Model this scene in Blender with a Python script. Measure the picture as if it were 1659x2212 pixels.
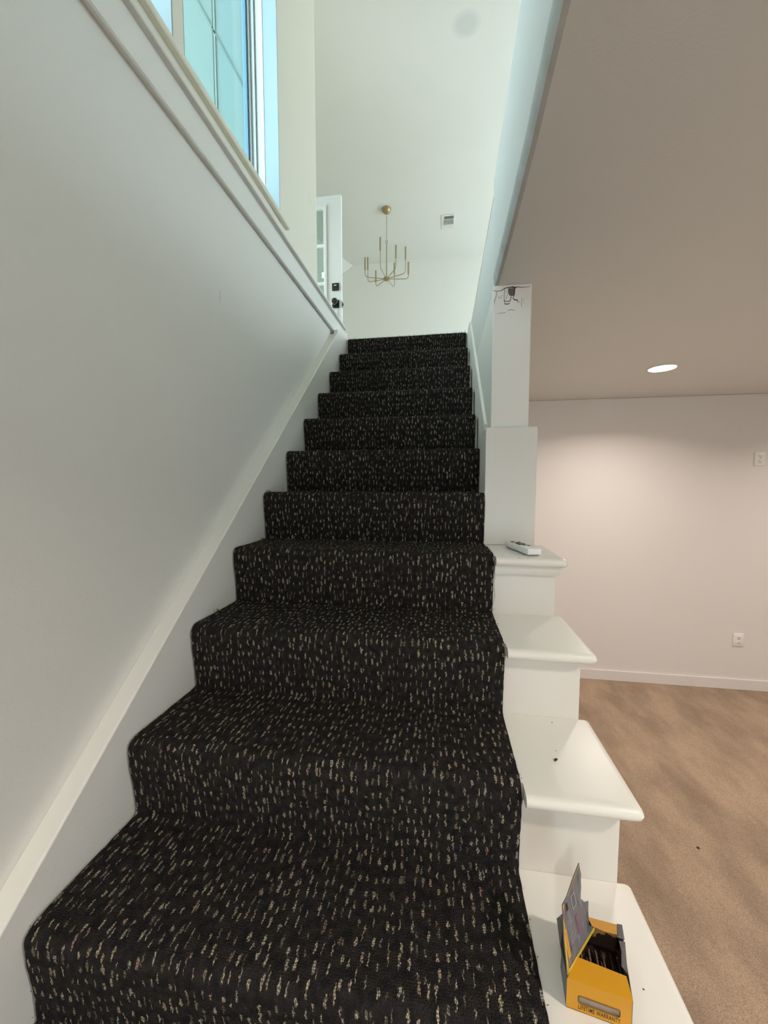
import bpy, bmesh, math, random
from mathutils import Vector, Matrix
random.seed(7)
for o in list(bpy.data.objects): bpy.data.objects.remove(o)
SC = bpy.context.scene
C = SC.collection

# ---------------------------------------------------------------- camera
F_PX = 819.57; YAW = .1524; PITCH = -.0712
cam_d = bpy.data.cameras.new('camera'); cam = bpy.data.objects.new('camera', cam_d); C.objects.link(cam)
cam_d.sensor_fit = 'VERTICAL'; cam_d.sensor_height = 24.0; cam_d.lens = 24.0 * F_PX / 2212.0
cam_d.clip_start = .02; cam_d.clip_end = 100
Fv = Vector((-math.sin(YAW)*math.cos(PITCH), math.cos(YAW)*math.cos(PITCH), math.sin(PITCH)))
Rv = Vector((math.cos(YAW), math.sin(YAW), 0)); Uv = Rv.cross(Fv)
M = Matrix((( Rv.x, Uv.x, -Fv.x), (Rv.y, Uv.y, -Fv.y), (Rv.z, Uv.z, -Fv.z))).to_4x4()
M.translation = Vector((.6915, -.4985, .754)); cam.matrix_world = M
SC.camera = cam

# ---------------------------------------------------------------- world, light, exposure
SC.view_settings.view_transform = 'Standard'; SC.view_settings.look = 'None'
SC.view_settings.gamma = 1.0; SC.view_settings.use_curve_mapping = False
SC.view_settings.exposure = 0.0
SKY = (.80, .97, 1.06); SKY_STRENGTH = 7.3
w = bpy.data.worlds.new('sky'); SC.world = w; w.use_nodes = True
bg = w.node_tree.nodes['Background']; bg.inputs[0].default_value = (*SKY, 1); bg.inputs[1].default_value = SKY_STRENGTH
LAMP_COL = (1.0, .895, .80); LAMP_W = 12.5
LAMPS = [(1.985, 2.055), (2.02, -.55), (3.9, 2.05), (3.9, -.55), (.42, -1.9)]  # last one is an unseen lamp added to brighten left wall and risers
LAMP_SCALE = [1.1, 1.55, 1.1, 1.0, 1.7]

# ---------------------------------------------------------------- helpers
def tag(o, label=None, cat=None, group=None, kind=None):
    if label: o['label'] = label
    if cat: o['category'] = cat
    if group: o['group'] = group
    if kind: o['kind'] = kind
    return o
def obj(name, bm, mat, parent=None, smooth=False):
    bmesh.ops.recalc_face_normals(bm, faces=bm.faces)
    me = bpy.data.meshes.new(name); bm.to_mesh(me); bm.free()
    for m in (mat if isinstance(mat, (list, tuple)) else [mat]): me.materials.append(m)
    if smooth:
        for p in me.polygons: p.use_smooth = True
        try: me.set_sharp_from_angle(angle=math.radians(38))
        except Exception: pass
    o = bpy.data.objects.new(name, me); C.objects.link(o)
    if parent: o.parent = parent
    return o
def thing(name, label, cat, loc=(0,0,0), group=None, rz=0):
    o = bpy.data.objects.new(name, None); C.objects.link(o); o.location = loc; o.rotation_euler = (0,0,rz)
    o.empty_display_size = .05
    return tag(o, label, cat, group)
def struct(name, bm, mat, label=None, smooth=False):
    return tag(obj(name, bm, mat, None, smooth), label, None, None, 'structure')
def box(bm, x0, x1, y0, y1, z0, z1, bev=0, seg=2, mi=0):
    vs = [bm.verts.new((x, y, z)) for x in (x0, x1) for y in (y0, y1) for z in (z0, z1)]
    q = [(0,1,3,2), (4,6,7,5), (0,4,5,1), (2,3,7,6), (0,2,6,4), (1,5,7,3)]
    fs = [bm.faces.new([vs[i] for i in f]) for f in q]
    for f in fs: f.material_index = mi
    if bev:
        es = list({e for f in fs for e in f.edges})
        bmesh.ops.bevel(bm, geom=es, offset=bev, segments=seg, affect='EDGES', profile=.5)
    return bm
def B(*a, **k): return box(bmesh.new(), *a, **k)
def prism_y(bm, pts, y0, y1, mi=0, f=lambda x, y, z: (x, y, z)):
    """extrude an (x, z) outline along y"""
    a = [bm.verts.new(f(x, y0, z)) for x, z in pts]; b = [bm.verts.new(f(x, y1, z)) for x, z in pts]
    n = len(pts)
    fs = [bm.faces.new(a), bm.faces.new(list(reversed(b)))]
    for i in range(n): fs.append(bm.faces.new((a[i], b[i], b[(i+1) % n], a[(i+1) % n])))
    for g in fs: g.material_index = mi
    return bm
def prism(bm, pts, d, mi=0):
    """extrude a 3-D outline along vector d"""
    d = Vector(d); a = [bm.verts.new(p) for p in pts]; b = [bm.verts.new(Vector(p)+d) for p in pts]
    n = len(pts); fs = [bm.faces.new(a), bm.faces.new(list(reversed(b)))]
    for i in range(n): fs.append(bm.faces.new((a[i], b[i], b[(i+1) % n], a[(i+1) % n])))
    for g in fs: g.material_index = mi
    return bm
def tube(bm, pts, r, seg=10, close=False):
    pts = [Vector(p) for p in pts]; rings = []; n = len(pts); prev = None
    for i, p in enumerate(pts):
        a = pts[(i-1) % n] if (close or i) else p; b = pts[(i+1) % n] if (close or i < n-1) else p
        t = (b-a).normalized()
        if prev is None:
            u = t.orthogonal().normalized()
        else:
            u = (prev - t*prev.dot(t)).normalized()
        prev = u; v = t.cross(u)
        rr = r[i] if isinstance(r, (list, tuple)) else r
        rings.append([bm.verts.new(p + (u*math.cos(q)+v*math.sin(q))*rr) for q in [2*math.pi*k/seg for k in range(seg)]])
    m = n if close else n-1
    for i in range(m):
        A, Bq = rings[i], rings[(i+1) % n]
        for k in range(seg): bm.faces.new((A[k], A[(k+1) % seg], Bq[(k+1) % seg], Bq[k]))
    if not close: bm.faces.new(rings[0]); bm.faces.new(list(reversed(rings[-1])))
    return bm
def lathe(bm, prof, cx=0, cy=0, seg=32, axis='z', off=(0,0,0)):
    rings = []
    for r, h in prof:
        ring = []
        for k in range(seg):
            q = 2*math.pi*k/seg
            p = (cx + r*math.cos(q), cy + r*math.sin(q), h)
            if axis == 'y': p = (off[0] + r*math.cos(q), off[1] + h, off[2] + r*math.sin(q))
            ring.append(bm.verts.new(p))
        rings.append(ring)
    for i in range(len(rings)-1):
        for k in range(seg): bm.faces.new((rings[i][k], rings[i][(k+1) % seg], rings[i+1][(k+1) % seg], rings[i+1][k]))
    bm.faces.new(rings[0]); bm.faces.new(list(reversed(rings[-1])))
    return bm

# ---------------------------------------------------------------- materials
def srgb(r, g, b):
    f = lambda c: c/12.92 if c <= .04045 else ((c+.055)/1.055)**2.4
    return (f(r/255), f(g/255), f(b/255), 1)
def mat(name, col, rough=.6, metal=0, bump=0, bscale=200, var=0, vscale=3, spec=.5, emit=None, estr=0):
    m = bpy.data.materials.new(name); m.use_nodes = True; nt = m.node_tree; N = nt.nodes; L = nt.links
    p = N['Principled BSDF']; p.inputs['Roughness'].default_value = rough; p.inputs['Metallic'].default_value = metal
    p.inputs['Specular IOR Level'].default_value = spec
    tc = N.new('ShaderNodeTexCoord')
    nz = N.new('ShaderNodeTexNoise'); nz.inputs['Scale'].default_value = vscale; nz.inputs['Detail'].default_value = 4
    L.new(tc.outputs['Object'], nz.inputs['Vector'])
    mx = N.new('ShaderNodeMix'); mx.data_type = 'RGBA'; mx.inputs[6].default_value = (*[c*(1-var) for c in col[:3]], 1)
    mx.inputs[7].default_value = (*[min(1, c*(1+var)) for c in col[:3]], 1)
    L.new(nz.outputs['Fac'], mx.inputs[0]); L.new(mx.outputs[2], p.inputs['Base Color'])
    if bump:
        nb = N.new('ShaderNodeTexNoise'); nb.inputs['Scale'].default_value = bscale; nb.inputs['Detail'].default_value = 2
        L.new(tc.outputs['Object'], nb.inputs['Vector'])
        b = N.new('ShaderNodeBump'); b.inputs['Strength'].default_value = bump; b.inputs['Distance'].default_value = .002
        L.new(nb.outputs['Fac'], b.inputs['Height']); L.new(b.outputs['Normal'], p.inputs['Normal'])
    if emit:
        p.inputs['Emission Color'].default_value = (*emit, 1); p.inputs['Emission Strength'].default_value = estr
    return m
M_wall = mat('wall_paint_white', (.80, .785, .735, 1), .55, bump=.25, bscale=170, var=.01)
M_base = mat('basement_wall_paint', (.74, .695, .66, 1), .6, bump=.2, bscale=170, var=.01)
M_ceil = mat('ceiling_paint', (.70, .69, .66, 1), .7, bump=.2, bscale=150, var=.01)
M_up = mat('upstairs_wall_paint', (.84, .81, .69, 1), .6, bump=.15, bscale=120, var=.01)
M_upfar = mat('far_wall_paint', (.91, .91, .86, 1), .6, bump=.15, bscale=120, var=.01)
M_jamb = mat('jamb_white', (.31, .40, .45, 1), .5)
M_vault = mat('vault_ceiling_paint', (.83, .84, .80, 1), .7, bump=.15, bscale=120, var=.01)
M_trim = mat('trim_gloss_white', (.75, .725, .67, 1), .32, bump=.12, bscale=60, var=.015)
M_cap = mat('cap_gloss_cream', (.86, .84, .77, 1), .35, bump=.1, bscale=60, var=.02)
M_tread = mat('tread_gloss_white', (.79, .77, .71, 1), .36, bump=.15, bscale=35, var=.012, vscale=9)
M_dark = mat('black_metal', (.012, .012, .014, 1), .35)
M_chrome = mat('satin_nickel', (.7, .72, .72, 1), .25, 1)
M_brass = mat('brushed_brass', (.46, .37, .20, 1), .38, .7, var=.05)
M_door = mat('door_paint', (.84, .87, .88, 1), .35)
M_vinyl = mat('window_vinyl_white', (.58, .62, .62, 1), .3)
M_gasket = mat('window_gasket_blue_grey', srgb(80, 120, 140), .5)
M_seam = mat('panel_joint_grey', (.055, .10, .095, 1), .7)
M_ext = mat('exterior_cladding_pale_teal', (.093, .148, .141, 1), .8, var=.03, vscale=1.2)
M_plate = mat('outlet_plastic_white', (.80, .78, .75, 1), .3)
M_slot = mat('slot_dark', (.03, .03, .03, 1), .6)
M_grey = mat('vent_slot_grey', srgb(95, 110, 112), .6)
M_crack = mat('plaster_crack_dark', srgb(52, 46, 44), .9)
M_raw = mat('bare_gypsum_grey', srgb(105, 100, 96), .95, bump=.5, bscale=300, var=.25, vscale=60)
M_landing = mat('landing_floor_oak', (.50, .38, .26, 1), .4, var=.15, vscale=6)
M_scuff = mat('scuff_grey', srgb(212, 210, 200), .8)

def glass_mat():
    m = bpy.data.materials.new('window_glass'); m.use_nodes = True; nt = m.node_tree; N = nt.nodes; L = nt.links
    N.remove(N['Principled BSDF'])
    t = N.new('ShaderNodeBsdfTransparent'); t.inputs[0].default_value = (.93, .98, .97, 1)
    g = N.new('ShaderNodeBsdfGlossy'); g.inputs['Roughness'].default_value = .02
    lw = N.new('ShaderNodeLayerWeight'); lw.inputs[0].default_value = .5
    pw = N.new('ShaderNodeMath'); pw.operation = 'POWER'; pw.inputs[1].default_value = 5; L.new(lw.outputs['Facing'], pw.inputs[0])
    fr = N.new('ShaderNodeMath'); fr.operation = 'MULTIPLY_ADD'; fr.inputs[1].default_value = .5; fr.inputs[2].default_value = .03; L.new(pw.outputs[0], fr.inputs[0])
    mx = N.new('ShaderNodeMixShader'); L.new(fr.outputs[0], mx.inputs[0]); L.new(t.outputs[0], mx.inputs[1]); L.new(g.outputs[0], mx.inputs[2])
    L.new(mx.outputs[0], N['Material Output'].inputs['Surface'])
    return m
M_glass = glass_mat()

def runner_mat():
    """black loop carpet with short beige flecks running up the stair; UV is in metres"""
    m = bpy.data.materials.new('black_flecked_carpet'); m.use_nodes = True; nt = m.node_tree; N = nt.nodes; L = nt.links
    p = N['Principled BSDF']; p.inputs['Roughness'].default_value = .95; p.inputs['Specular IOR Level'].default_value = .12
    uv = N.new('ShaderNodeUVMap'); uv.uv_map = 'UVMap'
    def math_(op, a, b=None, v=None):
        n = N.new('ShaderNodeMath'); n.operation = op
        for i, s in enumerate((a, b)):
            if s is None: continue
            if isinstance(s, (int, float)): n.inputs[i].default_value = s
            else: L.new(s, n.inputs[i])
        return n.outputs[0]
    def mapping(sx, sy):
        n = N.new('ShaderNodeMapping'); n.inputs['Scale'].default_value = (sx, sy, 1); L.new(uv.outputs[0], n.inputs[0]); return n.outputs[0]
    # slight wobble
    wn = N.new('ShaderNodeTexNoise'); wn.noise_dimensions = '2D'; wn.inputs['Scale'].default_value = 1; wn.inputs['Detail'].default_value = 2
    L.new(mapping(190, 150), wn.inputs['Vector'])
    wob = N.new('ShaderNodeVectorMath'); wob.operation = 'MULTIPLY_ADD'; wob.inputs[1].default_value = (.50, .42, 0)
    L.new(wn.outputs['Color'], wob.inputs[0]); L.new(mapping(1/.0150, 1/.0262), wob.inputs[2])
    vo = N.new('ShaderNodeTexVoronoi'); vo.voronoi_dimensions = '2D'; vo.inputs['Scale'].default_value = 1; vo.inputs['Randomness'].default_value = .72
    L.new(wob.outputs[0], vo.inputs['Vector'])
    sub = N.new('ShaderNodeVectorMath'); sub.operation = 'SUBTRACT'; L.new(wob.outputs[0], sub.inputs[0]); L.new(vo.outputs['Position'], sub.inputs[1])
    sep = N.new('ShaderNodeSeparateXYZ'); L.new(sub.outputs[0], sep.inputs[0])
    cs = N.new('ShaderNodeSeparateColor'); L.new(vo.outputs['Color'], cs.inputs[0])
    wid = math_('MULTIPLY_ADD', cs.outputs[0], .13); N[wid.node.name].inputs[2].default_value = .055
    hei = math_('MULTIPLY_ADD', cs.outputs[1], .22); N[hei.node.name].inputs[2].default_value = .17
    dx = math_('DIVIDE', math_('ABSOLUTE', sep.outputs[0]), wid); dy = math_('DIVIDE', math_('ABSOLUTE', sep.outputs[1]), hei)
    rr = math_('ADD', math_('POWER', dx, 2.0), math_('POWER', dy, 2.6))
    ins = N.new('ShaderNodeMapRange'); ins.inputs['From Min'].default_value = 1.25; ins.inputs['From Max'].default_value = .75
    L.new(rr, ins.inputs['Value'])
    # loops
    lp = N.new('ShaderNodeTexVoronoi'); lp.voronoi_dimensions = '2D'; lp.inputs['Scale'].default_value = 1; lp.inputs['Randomness'].default_value = .6
    L.new(mapping(1/.0030, 1/.0038), lp.inputs['Vector'])
    lr = N.new('ShaderNodeMapRange'); lr.inputs['From Min'].default_value = .62; lr.inputs['From Max'].default_value = .18
    L.new(lp.outputs['Distance'], lr.inputs['Value'])
    tex = math_('MULTIPLY', ins.outputs[0], math_('MULTIPLY_ADD', lr.outputs[0], .8))
    N[tex.node.inputs[1].links[0].from_node.name].inputs[2].default_value = .15
    keep = N.new('ShaderNodeMapRange'); keep.inputs['From Min'].default_value = .0; keep.inputs['From Max'].default_value = .45
    keep.inputs['To Min'].default_value = .25; L.new(cs.outputs[2], keep.inputs['Value'])
    fac = math_('MULTIPLY', tex, keep.outputs[0])
    ramp = N.new('ShaderNodeValToRGB'); e = ramp.color_ramp.elements
    e[0].position = 0; e[0].color = srgb(196, 178, 146); e[1].position = 1; e[1].color = srgb(188, 186, 176)
    for pos, c in ((.3, srgb(214, 202, 170)), (.55, srgb(200, 192, 176)), (.75, srgb(186, 150, 134)), (.85, srgb(206, 196, 160))):
        el = ramp.color_ramp.elements.new(pos); el.color = c
    wnz = N.new('ShaderNodeTexWhiteNoise'); wnz.noise_dimensions = '3D'; L.new(vo.outputs['Color'], wnz.inputs[0]); L.new(wnz.outputs[0], ramp.inputs[0])
    bn = N.new('ShaderNodeTexNoise'); bn.noise_dimensions = '2D'; bn.inputs['Scale'].default_value = 1; bn.inputs['Detail'].default_value = 5
    L.new(mapping(60, 60), bn.inputs['Vector'])
    br = N.new('ShaderNodeValToRGB'); b = br.color_ramp.elements
    b[0].position = .35; b[0].color = (.016, .015, .015, 1); b[1].position = .7; b[1].color = (.034, .030, .028, 1)
    L.new(bn.outputs['Fac'], br.inputs[0])
    mx = N.new('ShaderNodeMix'); mx.data_type = 'RGBA'; L.new(fac, mx.inputs[0]); L.new(br.outputs[0], mx.inputs[6]); L.new(ramp.outputs[0], mx.inputs[7])
    L.new(mx.outputs[2], p.inputs['Base Color'])
    bu = N.new('ShaderNodeBump'); bu.inputs['Strength'].default_value = .9; bu.inputs['Distance'].default_value = .0025
    L.new(lr.outputs[0], bu.inputs['Height']); L.new(bu.outputs['Normal'], p.inputs['Normal'])
    return m
M_runner = runner_mat()

def floor_carpet_mat():
    m = bpy.data.materials.new('beige_cut_pile_carpet'); m.use_nodes = True; nt = m.node_tree; N = nt.nodes; L = nt.links
    p = N['Principled BSDF']; p.inputs['Roughness'].default_value = .95; p.inputs['Specular IOR Level'].default_value = .1
    tc = N.new('ShaderNodeTexCoord')
    def noise(scale, det, rot=None, sc=(1,1,1)):
        mp = N.new('ShaderNodeMapping'); mp.inputs['Scale'].default_value = sc
        if rot: mp.inputs['Rotation'].default_value = (0, 0, rot)
        L.new(tc.outputs['Object'], mp.inputs[0])
        n = N.new('ShaderNodeTexNoise'); n.inputs['Scale'].default_value = scale; n.inputs['Detail'].default_value = det
        L.new(mp.outputs[0], n.inputs['Vector']); return n.outputs['Fac']
    fine = noise(330, 3); blot = noise(7, 5, .5, (1, .45, 1)); streak = noise(5, 5, -.35, (1.8, .6, 1))
    def mr(s, a, b, lo, hi):
        n = N.new('ShaderNodeMapRange'); n.inputs['From Min'].default_value = a; n.inputs['From Max'].default_value = b
        n.inputs['To Min'].default_value = lo; n.inputs['To Max'].default_value = hi; L.new(s, n.inputs['Value']); return n.outputs[0]
    a = N.new('ShaderNodeMath'); a.operation = 'MULTIPLY'; L.new(mr(fine, .3, .7, .66, 1.22), a.inputs[0]); L.new(mr(blot, .34, .6, .76, 1.05), a.inputs[1])
    c = N.new('ShaderNodeMath'); c.operation = 'MULTIPLY'; L.new(a.outputs[0], c.inputs[0]); L.new(mr(streak, .35, .65, .95, 1.05), c.inputs[1])
    v = N.new('ShaderNodeVectorMath'); v.operation = 'SCALE'; v.inputs[0].default_value = (.41, .30, .212); L.new(c.outputs[0], v.inputs['Scale'])
    L.new(v.outputs[0], p.inputs['Base Color'])
    bu = N.new('ShaderNodeBump'); bu.inputs['Strength'].default_value = .8; bu.inputs['Distance'].default_value = .004
    L.new(fine, bu.inputs['Height']); L.new(bu.outputs['Normal'], p.inputs['Normal'])
    return m
M_floor = floor_carpet_mat()

# ---------------------------------------------------------------- key dimensions (metres; top of the lowest seen tread is z = 0)
G = .2276; R = .1815; W = .85; FL = -.9075; CE = 1.455; UP = 1.815
tilt = lambda y: .021*(y-.25)                       # the old house: the left ledge climbs a little

# ---------------------------------------------------------------- room shell: basement
struct('floor', B(-.3, 5.1, -3.1, 3.05, FL-.1, FL), M_floor)
struct('wall_far', B(.9, 5.1, 2.89, 3.05, FL, CE), M_base)
bm = bmesh.new()
for a, b_, z0, z1 in ((-3.1, -1.5, FL, CE), (-.7, 2.89, FL, CE), (-1.5, -.7, FL, -.15), (-1.5, -.7, 1.15, CE)): box(bm, 5.0, 5.15, a, b_, z0, z1)  # unseen opening added in this wall for daylight fill on the left wall
struct('wall_right', bm, M_base)
bm = bmesh.new()
for a, b_, z0, z1 in ((-.3, 1.0, FL, CE), (1.42, 5.1, FL, CE), (1.0, 1.42, 1.15, CE)): box(bm, a, b_, -3.2, -3.05, z0, z1)  # unseen door-height gap, added to let in fill daylight from behind
struct('wall_back', bm, M_base)
bm = bmesh.new()
box(bm, .9, 5.0, 2.877, 2.89, FL, FL+.088, .003)
struct('baseboard_far', bm, M_base)
struct('wall_left', B(-.30, -.05, -3.1, 2.6, FL, 1.80), M_wall)
# ceiling slab: its left edge is the plastered fascia of the stairwell
yb = [-3.1, -.6, .13, .38, .65, .93, .945, 1.5, 2.0, 2.30]
xb = [.835, .840, .848, .856, .859, .860, .864, .866, .866, .866]
xt = [.835, .840, .846, .849, .852, .856, .862, .866, .868, .868]
bm = bmesh.new(); rows = []
for y, b_, t_ in zip(yb, xb, xt):
    jag = random.uniform(-.0012, .0012)
    if y > .94: b_ = t_ = .8662; jag = 0
    s_ = 1 if y < .94 else .02
    prof = [(t_+jag, 1.80), (t_*.5+b_*.5+jag, 1.62), (b_, 1.487), (b_+.002*s_, 1.470), (b_+.010*s_, 1.458), (b_+.020*s_, CE), (5.0, CE), (5.0, 1.80)]
    rows.append([bm.verts.new((x, y, z)) for x, z in prof])
for a, b_ in zip(rows, rows[1:]):
    for i in range(8):
        f_ = bm.faces.new((a[i], b_[i], b_[(i+1) % 8], a[(i+1) % 8]))
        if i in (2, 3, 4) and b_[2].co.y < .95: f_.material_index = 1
bm.faces.new(rows[0]); bm.faces.new(list(reversed(rows[-1])))
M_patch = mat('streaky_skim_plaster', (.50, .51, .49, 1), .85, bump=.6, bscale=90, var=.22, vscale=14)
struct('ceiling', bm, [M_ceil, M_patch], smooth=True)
struct('ceiling_lobby_blocker', B(-.049, .832, -3.05, -.42, CE, 1.80), M_ceil)  # unseen slab, added behind the camera and extended to block sky light
bm = bmesh.new(); box(bm, .866, 5.0, 2.301, 3.2, CE+.002, 1.80)
struct('ceiling_far', bm, M_ceil)
# wall between the stair and the basement room, from the post on
struct('wall_stair', B(.8665, .99, .98, 2.89, FL, CE-.001), M_wall)
# plaster face of the post: upper wall end
post = tag(obj('post', B(.862, .9925, .934, .9795, .957, CE-.0005, .004, 2), M_wall), 'white plastered post with a cracked top under the basement ceiling', 'post')
bm = bmesh.new()
# broken plaster: dark hole and cracks set in the face (real shallow pieces)
def flat(bm, pts, y0=.9332, d=.0012): prism(bm, [(x, y0, z) for x, z in pts], (0, d, 0))
flat(bm, [(.912, 1.441), (.936, 1.441), (.933, 1.432), (.932, 1.416), (.926, 1.414), (.918, 1.417), (.915, 1.420), (.912, 1.428)])
obj('plaster_hole', bm, M_raw, post)['label'] = 'dark grey hole in the plaster'
def crack(pts, wd):
    bm = bmesh.new(); P = [Vector((x, .9331, z)) for x, z in pts]
    for i, (a, b_) in enumerate(zip(P, P[1:])):
        t = (b_-a).normalized(); n = Vector((-t.z, 0, t.x)); w0 = wd[i]/2; w1 = wd[i+1]/2
        prism(bm, [a+n*w0, b_+n*w1, b_-n*w1, a-n*w0], (0, .001, 0))
    return bm
K = [([(.862,1.4375),(.873,1.4345),(.884,1.4345),(.892,1.437),(.900,1.4425),(.912,1.444),(.930,1.4445),(.938,1.441),(.942,1.4445),(.952,1.4415),(.966,1.4405),(.986,1.4415)], [.001,.0012,.0012,.0022,.0016,.0024,.004,.0035,.002,.0014,.001,.0006]),
     ([(.914,1.440),(.913,1.430),(.908,1.412),(.903,1.404)], [.001,.001,.0008,.0006]),
     ([(.916,1.420),(.922,1.416),(.921,1.404),(.919,1.398),(.912,1.398),(.902,1.397),(.899,1.404)], [.001,.0015,.0025,.002,.0018,.0015,.0015]),
     ([(.934,1.440),(.9335,1.420),(.929,1.407),(.934,1.401),(.943,1.400),(.945,1.394),(.951,1.391)], [.003,.0025,.0018,.003,.0028,.0012,.0008]),
     ([(.901,1.442),(.8985,1.425),(.899,1.398),(.902,1.386)], [.0012,.001,.001,.001]),
     ([(.872,1.434),(.873,1.420),(.868,1.408),(.863,1.402)], [.0006,.001,.0012,.0012]),
     ([(.867,1.404),(.866,1.390)], [.0012,.0006]),
     ([(.892,1.421),(.888,1.412),(.882,1.410),(.878,1.417)], [.0006,.001,.0008,.0005]),
     ([(.902,1.391),(.908,1.388),(.915,1.389),(.919,1.393)], [.0012,.003,.0025,.0006]),
     ([(.958,1.405),(.957,1.385),(.960,1.375)], [.0005,.0007,.0007]),
     ([(.910,1.366),(.922,1.368),(.936,1.366)], [.0005,.0009,.0005]),
     ([(.876,1.358),(.905,1.360)], [.0004,.0006])]
bmc = bmesh.new()
for pts, wd in K:
    b1 = crack(pts, wd); me = bpy.data.meshes.new('t'); b1.to_mesh(me); b1.free(); bmc.from_mesh(me); bpy.data.meshes.remove(me)
for x, z in ((.962,1.403),(.9665,1.401),(.962,1.396),(.967,1.396),(.962,1.390),(.967,1.388)):
    prism(bmc, [(x-.0006,.9331,z-.0007),(x+.0006,.9331,z-.0007),(x+.0006,.9331,z+.0007),(x-.0006,.9331,z+.0007)], (0,.001,0))
obj('plaster_crack', bmc, M_crack, post)['label'] = 'branching dark cracks in the plaster'
# boxed plinth round the foot of the post
pl = tag(obj('post_plinth', B(.842, 1.018, .905, 1.10, .539, .957, .0025, 2), M_trim), 'white boxed plinth around the foot of the post', 'plinth')

# ---------------------------------------------------------------- room shell: upper floor
struct('floor_upper', B(.866, 4.6, -3.1, 2.30, 1.8005, UP-.002), M_landing)
bm = bmesh.new(); box(bm, -2.7, 4.6, 2.335, 7.35, 1.62, UP-.004); box(bm, -1.5, -.075, 1.92, 2.3345, 1.8005, UP-.004)
struct('floor_landing', bm, M_landing)
# window wall with two openings
Y1a, Y1b, Y2a, Y2b, ZS, ZH = .574, 1.225, -.25, .529, 1.945, 3.30
ZT = 5.4
bm = bmesh.new()
X0, X1 = -.2025, -.05
for a, b_, z0, z1 in ((-3.1, Y2a, 1.862, ZT), (Y2b, Y1a, ZS, ZH), (Y1b, 1.742, 1.862, ZT), (Y2a, Y1b, 1.862, ZS), (Y2a, Y1b, ZH, ZT)):
    box(bm, X0, X1, a, b_, z0, z1)
struct('wall_window', bm, M_up)
struct('wall_back_upper', B(-.3, 4.6, -3.25, -3.1, 1.8, ZT), M_up)
struct('wall_far_upper', B(-2.8, 4.7, 7.2, 7.35, 1.6, ZT), M_upfar)
bm = bmesh.new()
for a, b_, z0, z1 in ((-3.1, 3.0, UP, ZT), (7.0, 7.2, UP, ZT), (3.0, 7.0, UP, 1.9), (3.0, 7.0, 3.9, ZT)):  # the gap is an unseen opening, added and sized for upstairs daylight
    box(bm, 4.5, 4.65, a, b_, z0, z1)
struct('wall_right_upper', bm, M_up)
bm = bmesh.new()
box(bm, -1.5, -.2030, 1.75, 1.90, 1.5, ZT)
struct('wall_entry_side', bm, M_up)
bm = bmesh.new()
for a, b_, z0, z1 in ((1.90, 2.70, 1.6, ZT), (3.64, 3.85, 1.6, ZT), (2.70, 3.64, 3.86, ZT), (2.70, 3.64, 1.6, UP-.004)):
    box(bm, -1.55, -1.40, a, b_, z0, z1)
box(bm, -2.8, -1.55, 3.70, 3.85, 1.6, ZT); box(bm, -2.8, -2.7, 3.85, 7.2, 1.6, ZT)
struct('wall_entry', bm, M_up)
# vaulted ceiling: flat middle, slope down to the left, with a faint grey oval patch
def vault_mat():
    m = M_vault.copy(); m.name = 'vault_ceiling_paint_oval'; N = m.node_tree.nodes; L = m.node_tree.links; p = N['Principled BSDF']
    src = p.inputs['Base Color'].links[0].from_socket
    tc = N.new('ShaderNodeTexCoord'); vm = N.new('ShaderNodeMapping'); vm.inputs['Location'].default_value = (-.868/.15, -3.49/.13, -5.11/.3)
    vm.inputs['Scale'].default_value = (1/.15, 1/.13, 1/.3); L.new(tc.outputs['Object'], vm.inputs[0])
    g = N.new('ShaderNodeTexGradient'); g.gradient_type = 'SPHERICAL'; L.new(vm.outputs[0], g.inputs[0])
    r = N.new('ShaderNodeMapRange'); r.inputs['From Max'].default_value = .5; r.inputs['To Max'].default_value = .7; L.new(g.outputs[1], r.inputs['Value'])
    mx = N.new('ShaderNodeMix'); mx.data_type = 'RGBA'; L.new(r.outputs[0], mx.inputs[0]); L.new(src, mx.inputs[6]); mx.inputs[7].default_value = (.64, .67, .67, 1)
    L.new(mx.outputs[2], p.inputs['Base Color']); return m
M_vs = vault_mat()
bm = prism(bmesh.new(), [(-1.07, 7.3, 5.11), (4.6, 7.3, 5.11), (4.6, -3.2, 5.11), (-2.8, -3.2, 5.11), (-2.8, 3.76, 5.11)], (0, 0, .14))
struct('ceiling_upper', bm, M_vs)
bm = prism(bmesh.new(), [(-1.07, 7.3, 5.11), (-2.8, 3.76, 5.11), (-2.8, 7.3, 5.11-1.685*.66)], (0, 0, .3))
struct('ceiling_slope', bm, M_vault)

# ---------------------------------------------------------------- left ledge and trim between the two storeys
def left_run(name, prof, y0, y1, m, dz=tilt, label=None):
    bm = bmesh.new()
    prism_y(bm, prof, y0, y1, f=lambda x, y, z: (x, y, z+dz(y)))
    return struct(name, bm, m, label)
left_run('trim_1', [(-.07, 1.742), (-.050, 1.742), (-.034, 1.738), (-.030, 1.742), (-.030, 1.820), (-.034, 1.822), (-.07, 1.822)], -3.1, 2.285, M_wall)
left_run('trim_2', [(-.09, 1.8225), (-.036, 1.8225), (-.035, 1.8245), (-.034, 1.843), (-.019, 1.843), (-.0165, 1.846), (-.0165, 1.855), (-.020, 1.8585), (-.09, 1.8585)], -3.1, 2.30, M_wall)
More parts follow.
